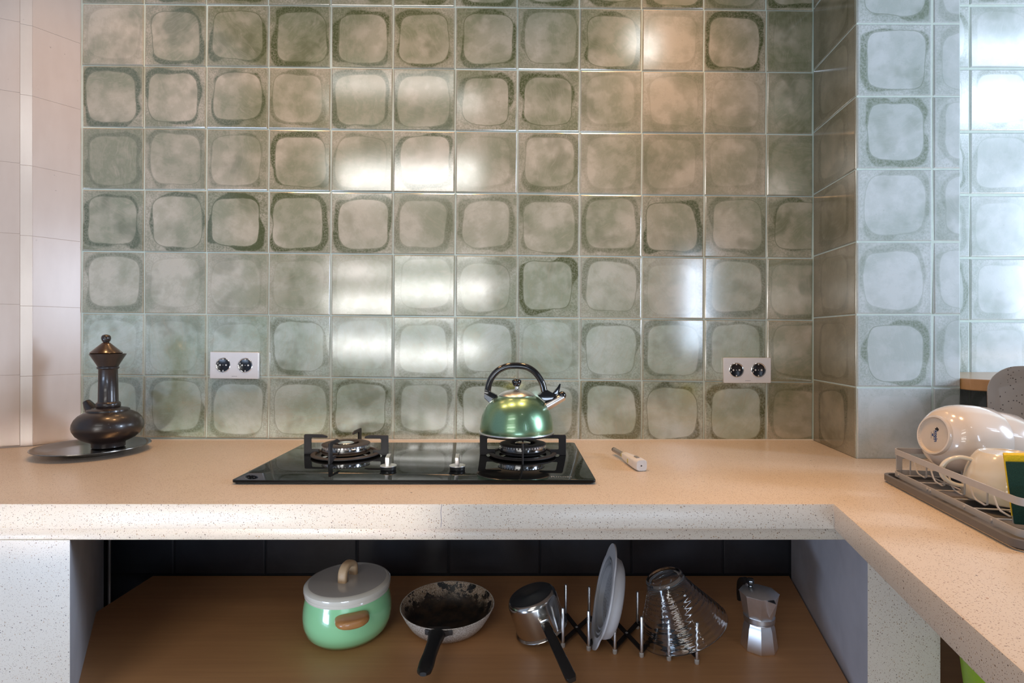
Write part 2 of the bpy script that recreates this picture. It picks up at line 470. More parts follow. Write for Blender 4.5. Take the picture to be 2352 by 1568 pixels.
def curve_pts(pts, n=8):
    """Catmull-Rom through points"""
    P = [Vector(p) for p in pts]; out = []
    for i in range(len(P) - 1):
        p0 = P[max(i - 1, 0)]; p1 = P[i]; p2 = P[i + 1]; p3 = P[min(i + 2, len(P) - 1)]
        for k in range(n):
            t = k / n
            out.append(.5 * ((2 * p1) + (p2 - p0) * t + (2 * p0 - 5 * p1 + 4 * p2 - p3) * t * t + (3 * p1 - p0 - 3 * p2 + p3) * t ** 3))
    out.append(P[-1]); return out
def rrect(x0, x1, y0, y1, r, n=5):
    out = []
    for cx, cy, a in ((x1 - r, y1 - r, 0), (x0 + r, y1 - r, 90), (x0 + r, y0 + r, 180), (x1 - r, y0 + r, 270)):
        for k in range(n + 1):
            t = R(a + 90 * k / n); out.append((cx + r * math.cos(t), cy + r * math.sin(t)))
    return out
def sphere(bm, c, r, sc=(1, 1, 1), u=16, v=10):
    mt = Matrix.Translation(c) @ Matrix.Diagonal((sc[0], sc[1], sc[2], 1))
    bmesh.ops.create_uvsphere(bm, u_segments=u, v_segments=v, radius=r, matrix=mt)
def TEXT(name, s, size, m, parent, mtx, depth=.0002, bold=0):
    c = bpy.data.curves.new(name, 'FONT'); c.body = s; c.size = size; c.align_x = 'CENTER'; c.align_y = 'CENTER'
    c.extrude = depth; c.offset = bold; c.resolution_u = 3
    t = bpy.data.objects.new(name + '_source', c); COL.objects.link(t)
    dg = bpy.context.evaluated_depsgraph_get(); dg.update()
    me = bpy.data.meshes.new_from_object(t.evaluated_get(dg)); bpy.data.objects.remove(t)
    me.materials.clear(); me.materials.append(M[m]); me.transform(mtx)
    o = bpy.data.objects.new(name, me); COL.objects.link(o); o.parent = parent
    return o

# ------------------------------------------------------------------ tiles
def tile_mesh(name, x0, x1, z0, z1, material, th):
    """one tile in unit coordinates, face towards -Y at y=0, eased edges; th and ease are in unit lengths"""
    bm = bmesh.new(); e = .018
    def ring(x0, x1, z0, z1, y): return [bm.verts.new(p) for p in ((x0, y, z0), (x1, y, z0), (x1, y, z1), (x0, y, z1))]
    a = ring(x0 + e, x1 - e, z0 + e, z1 - e, 0); b_ = ring(x0 + e * .3, x1 - e * .3, z0 + e * .3, z1 - e * .3, .006)
    c = ring(x0, x1, z0, z1, .016); d = ring(x0, x1, z0, z1, th)
    bm.faces.new(a)
    for p, q in ((a, b_), (b_, c), (c, d)):
        for i in range(4): bm.faces.new((p[i], q[i], q[(i + 1) % 4], p[(i + 1) % 4]))
    bm.faces.new(d[::-1])
    me = bpy.data.meshes.new(name); bmesh.ops.recalc_face_normals(bm, faces=bm.faces[:]); bm.to_mesh(me); bm.free()
    me.materials.append(M[material])
    return me
_tm = {}
def tile(parent, loc, size, material='green_tile', cut=(-.5, .5, -.5, .5), rotz=0, tilt=(0, 0), slope=0, ring=.5, tone=.5, cool=0):
    key = (material, tuple(round(c, 3) for c in cut))
    if key not in _tm: _tm[key] = tile_mesh('tile', *cut, material, .06)
    o = bpy.data.objects.new('tile', _tm[key]); COL.objects.link(o); o.parent = parent
    o.location = loc; o.scale = (size, size, size)
    o.rotation_euler = (Matrix.Rotation(rotz, 3, 'Z') @ Matrix.Rotation(slope, 3, 'Y') @ Matrix.Rotation(tilt[0], 3, 'X') @ Matrix.Rotation(tilt[1], 3, 'Z')).to_euler()
    o['ring'] = float(ring); o['tone'] = float(tone); o['cool'] = float(cool)
    return o

PITCH = .1900; GAP = .0036; TS = PITCH - GAP
X0 = -1.3185  # tile grid, like most metric placements here, worked out from image pixels
SLOPE = .0100
# ring strength (0-3) seen on each tile, rows from the top, and depth of tone (0-9)
RINGS = ["022222212020", "222122220000", "111212010000", "223221111212", "100001121011", "000101101111", "111121212221"]
TONES = ["477777746237", "856567653226", "755542443225", "755433444346", "433435443226", "443522321225", "532342332225"]
RINGS = [r.ljust(12, '1') for r in RINGS]

# ------------------------------------------------------------------ setting
wb = struct(BOX('wall_back', 'grout', -1.60, 5.2, .0026, .12, .86, 3.9))
wb2 = struct(BOX('wall_back_lower', 'black_paint', -1.60, 5.2, .0035, .12, 0, .86))
tilts = {}
def streak(c, r, tx, tz): tilts[(c, r)] = (R(tx), R(tz))
rnd = random.Random(3)
for r in range(-1, 7):
    for c in range(12):
        xc = X0 + PITCH * (c + .5)
        ztop = 2.0427 + .1890 - .1890 * (r + 0)          # top of row at the left edge
        zc = ztop - .0945 - SLOPE * (xc - X0)
        cut = (-.5, .5, -.5, .5)
        if c == 11: cut = (-.5, .245, -.5, .5)
        rr = max(r, 0)
        rg = int(RINGS[rr][c]) if r >= 0 else rnd.choice((1, 2, 2))
        tn = int(TONES[rr][c]) if r >= 0 else 6
        tx, tz = (max(-.75, min(.75, rnd.gauss(0, .45))) for _ in range(2))
        if (c, r) in tilts: tx, tz = tilts[(c, r)]
        else: tx, tz = R(tx), R(tz)
        tile(wb, (xc, -.0006 + rnd.uniform(-.0005, .0005), zc), TS, 'green_tile', cut, 0, (tx, tz), R(.55), .24 + .32 * rg, .12 + tn * .09 + (.15 if c == 11 else 0), (0, 0, 0, .15, .55 if c > 4 else .3, 1, 1)[rr] if c < 11 else 0)  # last column toned darker: the pillar's shade put into the tile colour
# far stretch of the same wall, seen past the pillar
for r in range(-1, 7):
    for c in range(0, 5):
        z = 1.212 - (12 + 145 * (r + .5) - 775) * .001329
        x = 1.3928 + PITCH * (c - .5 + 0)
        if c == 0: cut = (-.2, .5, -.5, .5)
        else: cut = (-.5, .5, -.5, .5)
        tile(wb, (x, -.0006, z), PITCH - .004, 'lit_tile', cut, 0, (R(rnd.gauss(0, .3)), R(rnd.gauss(0, .3))), 0, rnd.choice((.2, .35, .6)), rnd.uniform(.2, .4))
# black tiles under the worktop
for i, x in enumerate([-1.317 + .2795 * k for k in range(9)]):
    for zc in (.6275,):
        tile(wb2, (x + .1397, -.0006, zc), .2775, 'black_tile', (-.5, .5, -.5, .5), 0, (R(rnd.gauss(0, .3)), R(rnd.gauss(0, .3))), 0, .2, .5)

# plastered / stone-clad wall on the left, three facets
WL = [(-1.3225, 0.0), (-1.386, -.096), (-1.411, -.109), (-1.470, -.139), (-2.6, -.70)]
def facet_box(name, p, q, z0, z1, depth, material, parent, gap=0):
    """a slab between two plan points, its face on the line p-q, its thickness going away from the room"""
    p = Vector((*p, 0)); q = Vector((*q, 0)); t = (q - p).normalized(); nrm = Vector((t.y, -t.x, 0))
    if nrm.y < 0: nrm = -nrm
    p2 = p + t * gap; q2 = q - t * gap
    pts = [(p2.x, p2.y), (q2.x, q2.y), ((q2 + nrm * depth).x, (q2 + nrm * depth).y), ((p2 + nrm * depth).x, (p2 + nrm * depth).y)]
    bm = bmesh.new(); prism(bm, pts, z0, z1, 'XY', .0005 if gap else 0); return link_mesh(name, bm, material, parent, 30)
bm = bmesh.new()
core = [(x - .0006, y + .0012) for x, y in WL] + [(-2.6, .3), (-1.30, .3), (-1.30, .1)]
prism(bm, core, 0, 3.9); wl = struct(link_mesh('wall_left', bm, 'limestone', None, 0))
for k in range(4):
    for j, z in enumerate([.9 + .2015 * i for i in range(-2, 8)]):
        zz = z + (.0, .0, .004, .012)[k]
        z1_ = zz + .2011
        if z1_ < .95: continue
        zz = max(zz, .9006)
        if k == 3:
            a = Vector(WL[3]); t = (Vector(WL[4]) - a).normalized()
            for m_ in range(3): facet_box('tile', a + t * .2 * m_, a + t * .2 * (m_ + 1), zz, z1_, .004, 'limestone', wl, .0002)
        else:
            facet_box('tile', WL[k], WL[k + 1], zz, z1_, .004, 'polished_stone' if k == 1 else 'limestone', wl, .0002)

# pillar on the right
PX0, PX1, PY = .8865, 1.157, -.2585
bm = bmesh.new(); prism(bm, [(.9135 + .0020, .0030), (PX0 + .0018, PY + .0018), (PX1 - .0005, PY + .0018), (PX1 - .0005, .003)], 0, 3.9)
pil = struct(link_mesh('pillar', bm, 'grout', None, 0))
sx, sy = PX0 - .9135, PY
side_rot = math.atan2(sy, sx)
PR = [(2, 6), (2, 4), (1, 5), (1, 3), (2, 3), (0, 3), (1, 4), (1, 4)]
for r in range(-3, 7):
    z = 1.2745 + .0 - .1885 * (r - 3) + .0945 - .0 + .0
    zc = 1.212 - (54 + 167 * (r + .5) - 775) * (1.4415 / 1279)
    rg, tn = PR[min(max(r, 0), 7)]
    tile(pil, (PX0 + .099, PY - .0003, zc), .1855, 'lit_tile', (-.522, .522, -.5, .5), 0, (R(rnd.gauss(0, .25)), R(rnd.gauss(0, .25))), 0, .1 + .3 * rg, .1 + .07 * tn)
    tile(pil, (PX0 + .2975, PY - .0003, zc), .1855, 'lit_tile', (-.522, -.15, -.5, .5), 0, (R(rnd.gauss(0, .25)), R(rnd.gauss(0, .25))), 0, .35, .1 + .07 * tn)
    # side face: one course of tiles turned to look left
    mx, my = (.9135 + PX0) / 2, PY / 2
    tile(pil, (mx - .0006, my, zc), .1855, 'shaded_tile', (-.68, .68, -.5, .5), side_rot, (0, 0), 0, .15 + .3 * rnd.choice((1, 1, 2)), .45 + .1 * rnd.choice((1, 2, 4)))

struct(BOX('floor', 'floor_stone', -2.6, 5.2, -3.6, .12, -.06, 0))
struct(BOX('ceiling', 'ceiling_paint', -2.6, 5.2, -3.6, .12, 3.9, 3.96))
struct(BOX('wall_right', 'white_wall', 5.2, 5.3, -3.6, .12, 0, 3.9))
struct(BOX('wall_rear', 'white_wall', -2.6, 5.2, -3.7, -3.6, 0, 3.9))
struct(BOX('trim_1', 'caulk', -1.32, .913, -.0045, -.0008, .8995, .9025))

# unseen frames added round the area lamps, window panes and fills alike
for n_, (lo_, w__, h__) in enumerate(PANES_AND_FILLS):
    if lo_ is gap: continue
    bm = bmesh.new(); t_ = .035; d_ = .03
    mtx = Matrix.Translation(lo_.location) @ lo_.rotation_euler.to_matrix().to_4x4() @ Matrix.Translation((0, 0, .012))
    for bx in ((-w__ / 2 - t_, w__ / 2 + t_, h__ / 2 + .004, h__ / 2 + t_), (-w__ / 2 - t_, w__ / 2 + t_, -h__ / 2 - t_, -h__ / 2 - .004),
               (-w__ / 2 - t_, -w__ / 2 - .004, -h__ / 2, h__ / 2), (w__ / 2 + .004, w__ / 2 + t_, -h__ / 2, h__ / 2)):
        box(bm, *bx, 0, d_, mtx=mtx)
    struct(link_mesh('window_%d' % (n_ + 1), bm, 'dark_wood', None, 0))

# ------------------------------------------------------------------ worktop
ct = thing('worktop', 'beige terrazzo worktop, L-shaped, with thick front edge and two supports below', 'worktop', (0, 0, 0))
slab = [(-2.2, -.655), (.601, -.655), (.476, -1.18), (.405, -1.48), (1.86, -1.48), (1.155, -.292), (1.155, -.2600), (.8855, -.2600), (.9122, -.003), (-1.3215, -.003),
        (-1.385, -.098), (-1.411, -.112), (-1.47, -.1425), (-2.2, -.5050)]
PRISM('slab', 'terrazzo', slab, .8527, .90, ct, bev=.0035, seg=2)
PRISM('under_slab', 'terrazzo', [(-2.2, -.640), (.66, -.640), (.80, -.30), (.80, -.02), (-1.25, -.02), (-1.6, -.15), (-2.2, -.5)], .8266, .8527, ct, bev=.002)
bm = bmesh.new(); prism(bm, [(-.845, -.640), (-1.215, -.05), (-1.6, -.05), (-1.6, -.640)], 0, .8266)
sup = link_mesh('support', bm, None, ct, 0, ['terrazzo', 'concrete'])
for p in sup.data.polygons:
    if p.normal.x > .3: p.material_index = 1
bm = bmesh.new(); prism(bm, [(.682, -.627), (.842, -.01), (.99, -.01), (.822, -.627)], 0, .8525)
sup = link_mesh('support', bm, None, ct, 0, ['terrazzo', 'concrete'])
for p in sup.data.polygons:
    if p.normal.x < -.3: p.material_index = 1
# hairline crack in the front edge
bm = bmesh.new()
tube(bm, [(-.135, -.6551, .899), (-.137, -.6551, .884), (-.1355, -.6551, .868), (-.137, -.6551, .856)], .0005, 4)
link_mesh('crack', bm, 'ink_grey', ct)

# shelf under the worktop
SZ = .4876
sb = PRISM('shelf_board', 'board_wood', [(-.862, -.618), (-1.103, -.245), (-1.098, -.006), (.838, -.006), (.680, -.618)], SZ - .025, SZ, None, bev=.001)
tag(sb, 'brown wooden shelf board with cut back corner under the worktop', 'shelf')
PRISM('void_shade', 'black_paint', [(-1.21, -.02), (-1.095, -.02), (-1.10, -.25), (-1.19, -.25)], SZ - .3, SZ - .27)  # black sheet added so the open gap beside the board stays dark
struct(bpy.data.objects['void_shade'])
rb = PRISM('shelf_board', 'board_wood', [(.90, -.627), (.90, -.05), (1.10, -.05), (1.5, -.9), (.74, -.9), (.832, -.627)], SZ - .025, SZ)  # unseen board added as a support for the lime tub
tag(rb, 'dark wooden shelf added under the lime tub in the right-hand cupboard behind the terrazzo support', 'shelf')
pp_ = TUBE('pipe', 'grey_metal', [(-1.20, -.048, SZ - .2), (-1.2, -.046, .826)], .004, None, 8)
tag(pp_, 'thin grey conduit in the dark corner beside the left support', 'pipe')
cb = TUBE('cable', 'matt_black', curve_pts([(.19, -.02, .84), (.225, -.025, .815), (.27, -.03, .785), (.325, -.03, .765), (.40, -.03, .76)], 6), .006, None, 8)
tag(cb, 'black cable hanging across the dark tiles behind the colander', 'cable')

# ------------------------------------------------------------------ bar top on the right
bar = thing('bar_counter', 'wooden bar top with orange-brown edge and dark plank front beyond the pillar', 'bar', (0, 0, 0))
ux, uy = .52, -.855
PRISM('top', 'bar_wood', [(1.159, -.004), (1.159, -.286), (1.159 + ux * 1.5, -.286 + uy * 1.5), (3.6, -1.57), (3.6, -.004)], 1.078, 1.107, bar, bev=.002)
for k in range(10):
    a, c = .02 + k * .145, .02 + (k + 1) * .145 - .003
    A = (1.175 + ux * a, -.286 + uy * a); B = (1.175 + ux * c, -.286 + uy * c)
    PRISM('plank', 'dark_wood', [A, B, (B[0] + .02, B[1] + .012), (A[0] + .02, A[1] + .012)], .90, 1.078, bar, bev=.001)

# ------------------------------------------------------------------ gas hob
HX0, HX1, HY0, HY1 = -.600, .1748, -.518, -.093
hob = thing('gas_hob', 'black glass two-burner gas hob set on the terrazzo worktop', 'hob', ((HX0 + HX1) / 2, (HY0 + HY1) / 2, .90))
hx, hy = (HX0 + HX1) / 2, (HY0 + HY1) / 2
PRISM('glass_top', 'hob_glass', rrect(-.3874, .3874, -.2125, .2125, .008, 4), .004, .0095, hob, bev=.0012, seg=2)
PRISM('base_trim', 'black_rubber', rrect(-.3834, .3834, -.2085, .2085, .008, 4), 0, .004, hob, bev=.0008)
GZ = .0095
def grate_arm(ang):
    pts = [(.111, 0), (.111, .0495), (.1085, .0525), (.062, .0525), (.051, .0490), (.0487, .0455), (.051, .0437), (.0895, .0437), (.0922, .041), (.0922, .0165), (.0905, .0148), (.071, .0148), (.071, .004), (.092, .003), (.095, 0)]
    bm = bmesh.new(); prism(bm, pts, -.0022, .0022, 'XZ', .0006, mtx=Matrix.Rotation(ang, 4, 'Z')); return bm
def burner(bx, by, rot):
    cx, cy = bx - hx, by - hy
    T = Matrix.Translation((cx, cy, GZ))
    b = LATHE('burner', [(.0, .004), (.050, .004), (.0560, .007), (.0590, .0085), (.0600, .0105), (.0600, .0235), (.0590, .0245), (.055, .0245), (.0, .0245)], 'chrome', hob, 56)
    b.location = (cx, cy, GZ)
    # slotted flame ring
    bm = bmesh.new()
    for k in range(48):
        a = 2 * math.pi * k / 48
        box(bm, .052, .0594, -.0027, .0027, .0245, .0285, mtx=Matrix.Rotation(a, 4, 'Z'))
    f = link_mesh('flame_ring', bm, 'brushed', b, 30); f['kind'] = 'stuff'
    LATHE('flame_ring_core', [(.0330, .0245), (.0550, .0245), (.0550, .0285), (.0330, .0285), (.0330, .0245)], 'cast_iron', b, 32)
    LATHE('burner_cap', [(.0330, .0280), (.0330, .0315), (.0345, .0322), (.056, .0318), (.0600, .0305), (.0606, .0292), (.0596, .0283), (.0330, .0280)], 'burner_brown', b, 48)
    LATHE('inner_burner', [(0, .0240), (.0185, .0240), (.0200, .0250), (.0200, .0315), (.0190, .0325), (.0165, .0332), (0, .0334)], 'chrome', b, 32)
    for a in (.9, 3.0, 5.1):
        bm = bmesh.new(); box(bm, .019, .034, -.004, .004, .0265, .0310, .0008, mtx=Matrix.Rotation(a, 4, 'Z')); link_mesh('bridge', bm, 'burner_brown', b)
    g = LATHE('pan_support', [(.0745, .0025), (.0745, .0062), (.0765, .0082), (.083, .0082), (.0865, .0062), (.0865, .0038), (.0845, .0025), (.0745, .0025)], 'burner_brown', hob, 56)
    g.location = (cx, cy, GZ)
    LATHE('drip_ring', [(.0610, .0005), (.0610, .0030), (.0735, .0045), (.0735, .0005), (.0610, .0005)], 'cast_iron', g, 48)
    for k in range(4):
        link_mesh('support_arm', grate_arm(rot + k * math.pi / 2), 'cast_iron', g, 30)
burner(-.432, -.265, R(-4))
burner(.0235, -.265, R(-1))
def hob_knob(kx, ky, rot):
    k = LATHE('knob', [(0, .0), (.0165, .0), (.0175, .002), (.0175, .0075), (.016, .0085), (0, .0085)], 'matt_black', hob, 32)
    k.location = (kx - hx, ky - hy, GZ)
    LATHE('knob_disc', [(0, .0085), (.0180, .0085), (.0192, .0098), (.0185, .0112), (.0165, .0120), (.008, .0125), (0, .0125)], 'brushed', k, 36)
    bm = bmesh.new(); prism(bm, [(-.0165, .0115), (.0150, .0115), (.0165, .0150), (.0150, .0345), (.0060, .0350), (-.0165, .0315)], -.0045, .0045, 'XZ', .0015, 2, Matrix.Rotation(rot + R(90), 4, 'Z')); link_mesh('knob_grip', bm, 'brushed', k)
hob_knob(-.2865, -.428, R(3)); hob_knob(-.1286, -.428, R(3))
TEXT('logo_lettering', 'Rinnai', .0165, 'logo_white', hob, Matrix.Translation((.103 - hx, -.4895 - hy, GZ + .0001)) @ Matrix.Diagonal((1.15, .8, 1, 1)), .0001)

# ------------------------------------------------------------------ kettle
ket = thing('kettle', 'metallic green whistling kettle with black arched handle on the right burner', 'kettle', (.0074, -.265, .90 + GZ + .0525))
s_ = .0002432
def K(x, y, d=0): return ((x - 630) * s_, d, (908 - y) * s_)
LATHE('body', [(.0935, .0085), (.0948, .013), (.0945, .022), (.0928, .035), (.0890, .0506), (.0838, .064), (.0775, .0755), (.0690, .0855), (.0580, .0945), (.0450, .1017), (.043, .102)], 'kettle_green', ket, 64, 60)
LATHE('base_rim', [(0, 0), (.080, 0), (.0905, .0015), (.0960, .0045), (.0975, .0075), (.0965, .0100), (.0935, .0110)], 'brushed', ket, 64)
lid = LATHE('lid', [(.0455, .1000), (.0465, .1020), (.0455, .1032), (.040, .1075), (.030, .1125), (.018, .1155), (.006, .1168), (0, .1169)], 'brushed', ket, 48)
LATHE('knob_stem', [(.0058, .1160), (.0045, .118), (.0045, .126), (0, .126)], 'chrome', lid, 20)
LATHE('knob', [(0, .1238), (.0075, .1245), (.0105, .1290), (.0128, .1355), (.0125, .1395), (.0095, .1425), (.004, .1442), (0, .1444)], 'black_plastic', lid, 28, 60)
hp = curve_pts([K(*p) for p in ((322, 462), (335, 380), (362, 310), (408, 250), (470, 207), (545, 182), (640, 177), (735, 192), (812, 237), (868, 302), (905, 375), (925, 462))], 5)
TUBE('handle', 'black_plastic', hp, .0084, ket, 14, up=(0, 1, 0))
def Kp(l): return [(K(x, y)[0], K(x, y)[2]) for x, y in l]
PRISM('handle_bracket', 'black_plastic', Kp([(288, 470), (303, 425), (428, 490), (400, 545), (352, 577), (290, 520)]), -.0095, .0095, ket, 'XZ', .0015, 2)
PRISM('ferrule', 'chrome', Kp([(286, 465), (384, 522), (350, 570), (288, 512)]), -.0115, -.0094, ket, 'XZ', .0006)
PRISM('handle_bracket', 'black_plastic', Kp([(848, 488), (895, 455), (955, 432), (1050, 486), (1010, 532), (930, 556)]), -.010, .010, ket, 'XZ', .0018, 2)
spv = [Vector(K(905, 640)), Vector(K(950, 605)), Vector(K(1128, 503))]
sp = TUBE('spout', 'brushed', spv, [.0125, .0120, .0104], ket, 24)
bm = bmesh.new(); sphere(bm, K(1112, 492), .0108, (1, 1, 1), 20, 12); link_mesh('whistle_cap', bm, 'black_plastic', sp, 60)
PRISM('whistle_lever', 'black_plastic', Kp([(1088, 362), (1098, 372), (1078, 470), (1040, 490), (1010, 465), (1050, 415)]), -.0042, .0042, sp, 'XZ', .0012, 2)

# ------------------------------------------------------------------ clay jug and its tray
TR = (-1.140, -.192)
KT = .1338 / .169
tray = thing('round_tray', 'dark round metal tray under the black clay jug', 'tray', (TR[0], TR[1], .9002), (0, R(.35), 0))
LATHE('dish', [(r_ * KT, z) for r_, z in [(0, .010), (.11, .010), (.118, .0105), (.150, .0175), (.165, .0205), (.1685, .0205), (.1690, .0190), (.166, .0178), (.150, .0145), (.112, .0060), (0, .0060)]], 'tray_metal', tray, 72)
LATHE('foot_ring', [(.060, .0), (.070, .0), (.072, .0065), (.058, .0065), (.060, .0)], 'tray_metal', tray, 48)
s3 = 1.53 / 1279 / 3.92
jug = thing('clay_jug', 'tall black clay jug with flared neck and conical lid on round tray', 'jug', (-1.117, -.165, .9112), (0, R(-.3), 0))
def J(l): return [(r * s3 * .80, (1303 - y) * s3) for r, y in l]
LATHE('body', J([(0, 1303), (150, 1303), (160, 1297), (160, 1268), (166, 1256), (200, 1245), (255, 1222), (305, 1185), (333, 1145), (341, 1115), (335, 1080), (315, 1045), (280, 1012), (235, 990), (205, 980), (203, 965), (190, 958), (140, 948), (112, 944),
              (118, 938), (118, 912), (112, 902), (100, 896), (97, 888), (94, 760), (91, 605), (96, 600), (106, 594), (107, 584), (98, 578), (112, 555), (140, 515), (172, 470), (175, 464), (168, 463), (130, 500), (100, 540), (0, 560)]), 'jug_clay', jug, 56, 40)
jl = LATHE('lid', J([(0, 475), (120, 470), (150, 462), (156, 455), (150, 448), (110, 418), (70, 388), (38, 364), (26, 358)]), 'lid_clay', jug, 48, 40)
jl.location = (-.005, 0, 0)
LATHE('knob', J([(24, 362), (38, 350), (47, 330), (46, 312), (36, 297), (16, 290), (0, 289)]), 'jug_clay', jl, 28, 60)
jp = lambda x, y, d=0: ((x - 968) * s3, d, (1303 - y) * s3)
TUBE('spout', 'jug_clay', [jp(850, 1045, .010), jp(795, 985, .014), jp(752, 940, .017), jp(722, 903, .020), jp(718, 897, .020)], [.026, .0185, .0135, .0098, .006], jug, 20)

# ------------------------------------------------------------------ power sockets
def socket(px, pz, wd, ht, rot, label):
    t = thing('power_socket', label, 'socket', (px, -.0025, pz), (0, rot, 0), 'double power sockets on the tiled wall')
    PRISM('faceplate', 'socket_white', rrect(-wd / 2, wd / 2, -ht / 2, ht / 2, .0015, 2), -.0095, 0, t, 'XZ', .0008)
    for sgn, dx in ((-1, -.0335), (1, .0335)):
        RX = Matrix.Translation((dx, -.0095, .001)) @ Matrix.Rotation(R(90), 4, 'X')
        w_ = LATHE('socket_ring', [(.0195, -.0005), (.0195, .0012), (.0208, .0016), (.0222, .0010), (.0225, -.0005), (.0195, -.0005)], 'chrome', t, 36, 35, RX)
        bm = bmesh.new(); lathe(bm, [(.0195, .0004), (.0190, .0002), (0, .0002)], 32, RX); link_mesh('socket_well', bm, 'socket_black', w_)
        for k in (-1, 1):
            bm = bmesh.new(); lathe(bm, [(.0026, .0002), (.0026, .0008), (0, .0010)], 14, RX @ Matrix.Translation((k * .0092, 0, 0))); link_mesh('pin_hole', bm, 'pin_metal', w_)
            bm = bmesh.new(); box(bm, dx - .0016, dx + .0016, -.0107, -.0094, .001 + k * .0172 - .0022, .001 + k * .0172 + .0022, .0003); link_mesh('earth_clip', bm, 'pin_metal', w_)
            bm = bmesh.new(); box(bm, dx - .0166, dx - .0148, -.0105, -.0094, .001 + k * .0052 - .0026, .001 + k * .0052 + .0026, .0003); link_mesh('key_rib', bm, 'pin_metal', w_)
        bm = bmesh.new(); lathe(bm, [(.0010, .0002), (.0010, .0007), (0, .0008)], 10, RX); link_mesh('screw', bm, 'pin_metal', w_)
    for k in range(4): BOX('print_mark', 'ink_grey', -.0065 + .0042 * k, -.0035 + .0042 * k, -.0098, -.0094, -ht / 2 + .0065, -ht / 2 + .0078, t)
    return t
socket(-.8475, 1.1275, .147, .080, R(.7), 'double power socket in pale plate on tiles near the clay jug')
socket(.7085, 1.1125, .143, .0765, R(0), 'double power socket in bright white plate on tiles near the pillar')

# ------------------------------------------------------------------ gas lighter
gl = thing('gas_lighter', 'white gas lighter with grey metal barrel lying right of the hob', 'lighter', (.2985, -.402, .9002), (0, 0, math.atan2(.176, -.03)))
bm = bmesh.new(); box(bm, 0, .026, -.0135, .0135, .001, .024, .005, 3)
for st, wd, z0, z1 in (): pass
HB = [(0, .0125, .0125, .0), (.004, .0145, .0130, .0), (.03, .0145, .0128, 0), (.07, .0120, .0115, 0), (.105, .0085, .0095, 0), (.112, .0078, .0085, 0)]
bm.free(); bm = bmesh.new(); rings = []
for x, wy, hz, _ in HB:
    ring = []
    for k in range(20):
        a = 2 * math.pi * k / 20; c, s = math.cos(a), math.sin(a)
        ring.append(bm.verts.new((x, wy * math.copysign(abs(c) ** .55, c), .0135 + hz * math.copysign(abs(s) ** .55, s))))
    rings.append(ring)
for a, c in zip(rings, rings[1:]):
    for k in range(20): bm.faces.new((a[k], a[(k + 1) % 20], c[(k + 1) % 20], c[k]))
bm.faces.new(rings[0][::-1]); bm.faces.new(rings[-1])
link_mesh('handle', bm, 'lighter_white', gl, 40)
TUBE('collar', 'lighter_yellow', [(.111, 0, .0135), (.119, 0, .0135)], [.0082, .0072], gl, 20)
TUBE('barrel', 'grey_metal', [(.118, 0, .0135), (.185, 0, .0135)], [.0068, .0060], gl, 20)
TUBE('nozzle', 'matt_black', [(.185, 0, .0135), (.190, 0, .0135)], [.0062, .0058], gl, 20)
BOX('button', 'grey_metal', .022, .040, -.004, .004, .026, .0285, gl, .001)
TUBE('screw', 'matt_black', [(-.0006, .001, .013), (.001, .001, .013)], .0017, gl, 12)
BOX('gas_window', 'lighter_yellow', .055, .058, .0118, .0138, .008, .018, gl, .0004)

# ------------------------------------------------------------------ green pot
pot = thing('enamel_pot', 'mint green enamel pot with cream lid and wooden handles on the shelf', 'pot', (-.410, -.322, SZ))
pot.scale = (.945, 1.03, 1.04)
LATHE('body', [(0, 0), (.078, 0), (.092, .004), (.103, .016), (.1095, .034), (.1112, .052), (.1095, .072), (.1055, .090), (.1035, .100), (.101, .100), (.099, .08), (0, .08)], 'enamel_green', pot, 64, 60)
LATHE('rim', [(.1035, .0985), (.1062, .100), (.1068, .103), (.1055, .1055), (.100, .1055), (.100, .0985), (.1035, .0985)], 'enamel_cream', pot, 64)
pl = LATHE('lid', [(0, .104), (.100, .104), (.1075, .1065), (.1092, .112), (.1082, .1175), (.1035, .1215), (.0975, .1232)], 'enamel_cream', pot, 64)
LATHE('lid_top', [(.0977, .1231), (.094, .1238), (.05, .1252), (0, .1256)], 'enamel_lid', pl, 64, 60)
a0 = R(14)
arch = [Vector((math.sin(a0) * x, math.cos(a0) * x, z)) for x, z in ((-.025, .1235), (-.0252, .137), (-.022, .149), (-.012, .1565), (0, .158), (.012, .1565), (.022, .149), (.0252, .137), (.025, .1235))]
bm = bmesh.new()
cp = curve_pts(arch, 3); pv = Vector((math.cos(a0), -math.sin(a0), 0)); rings = []
for i, p in enumerate(cp):
    t = (cp[min(i + 1, len(cp) - 1)] - cp[max(i - 1, 0)]).normalized(); n_ = t.cross(pv)
    rings.append([bm.verts.new(p + pv * (.0120 * math.copysign(abs(math.cos(a)) ** .6, math.cos(a))) + n_ * (.0072 * math.copysign(abs(math.sin(a)) ** .6, math.sin(a)))) for a in [2 * math.pi * k / 14 for k in range(14)]])
for a, c in zip(rings, rings[1:]):
    for k in range(14): bm.faces.new((a[k], a[(k + 1) % 14], c[(k + 1) % 14], c[k]))
bm.faces.new(rings[0][::-1]); bm.faces.new(rings[-1])
link_mesh('lid_handle', bm, 'pale_wood', pl, 50)
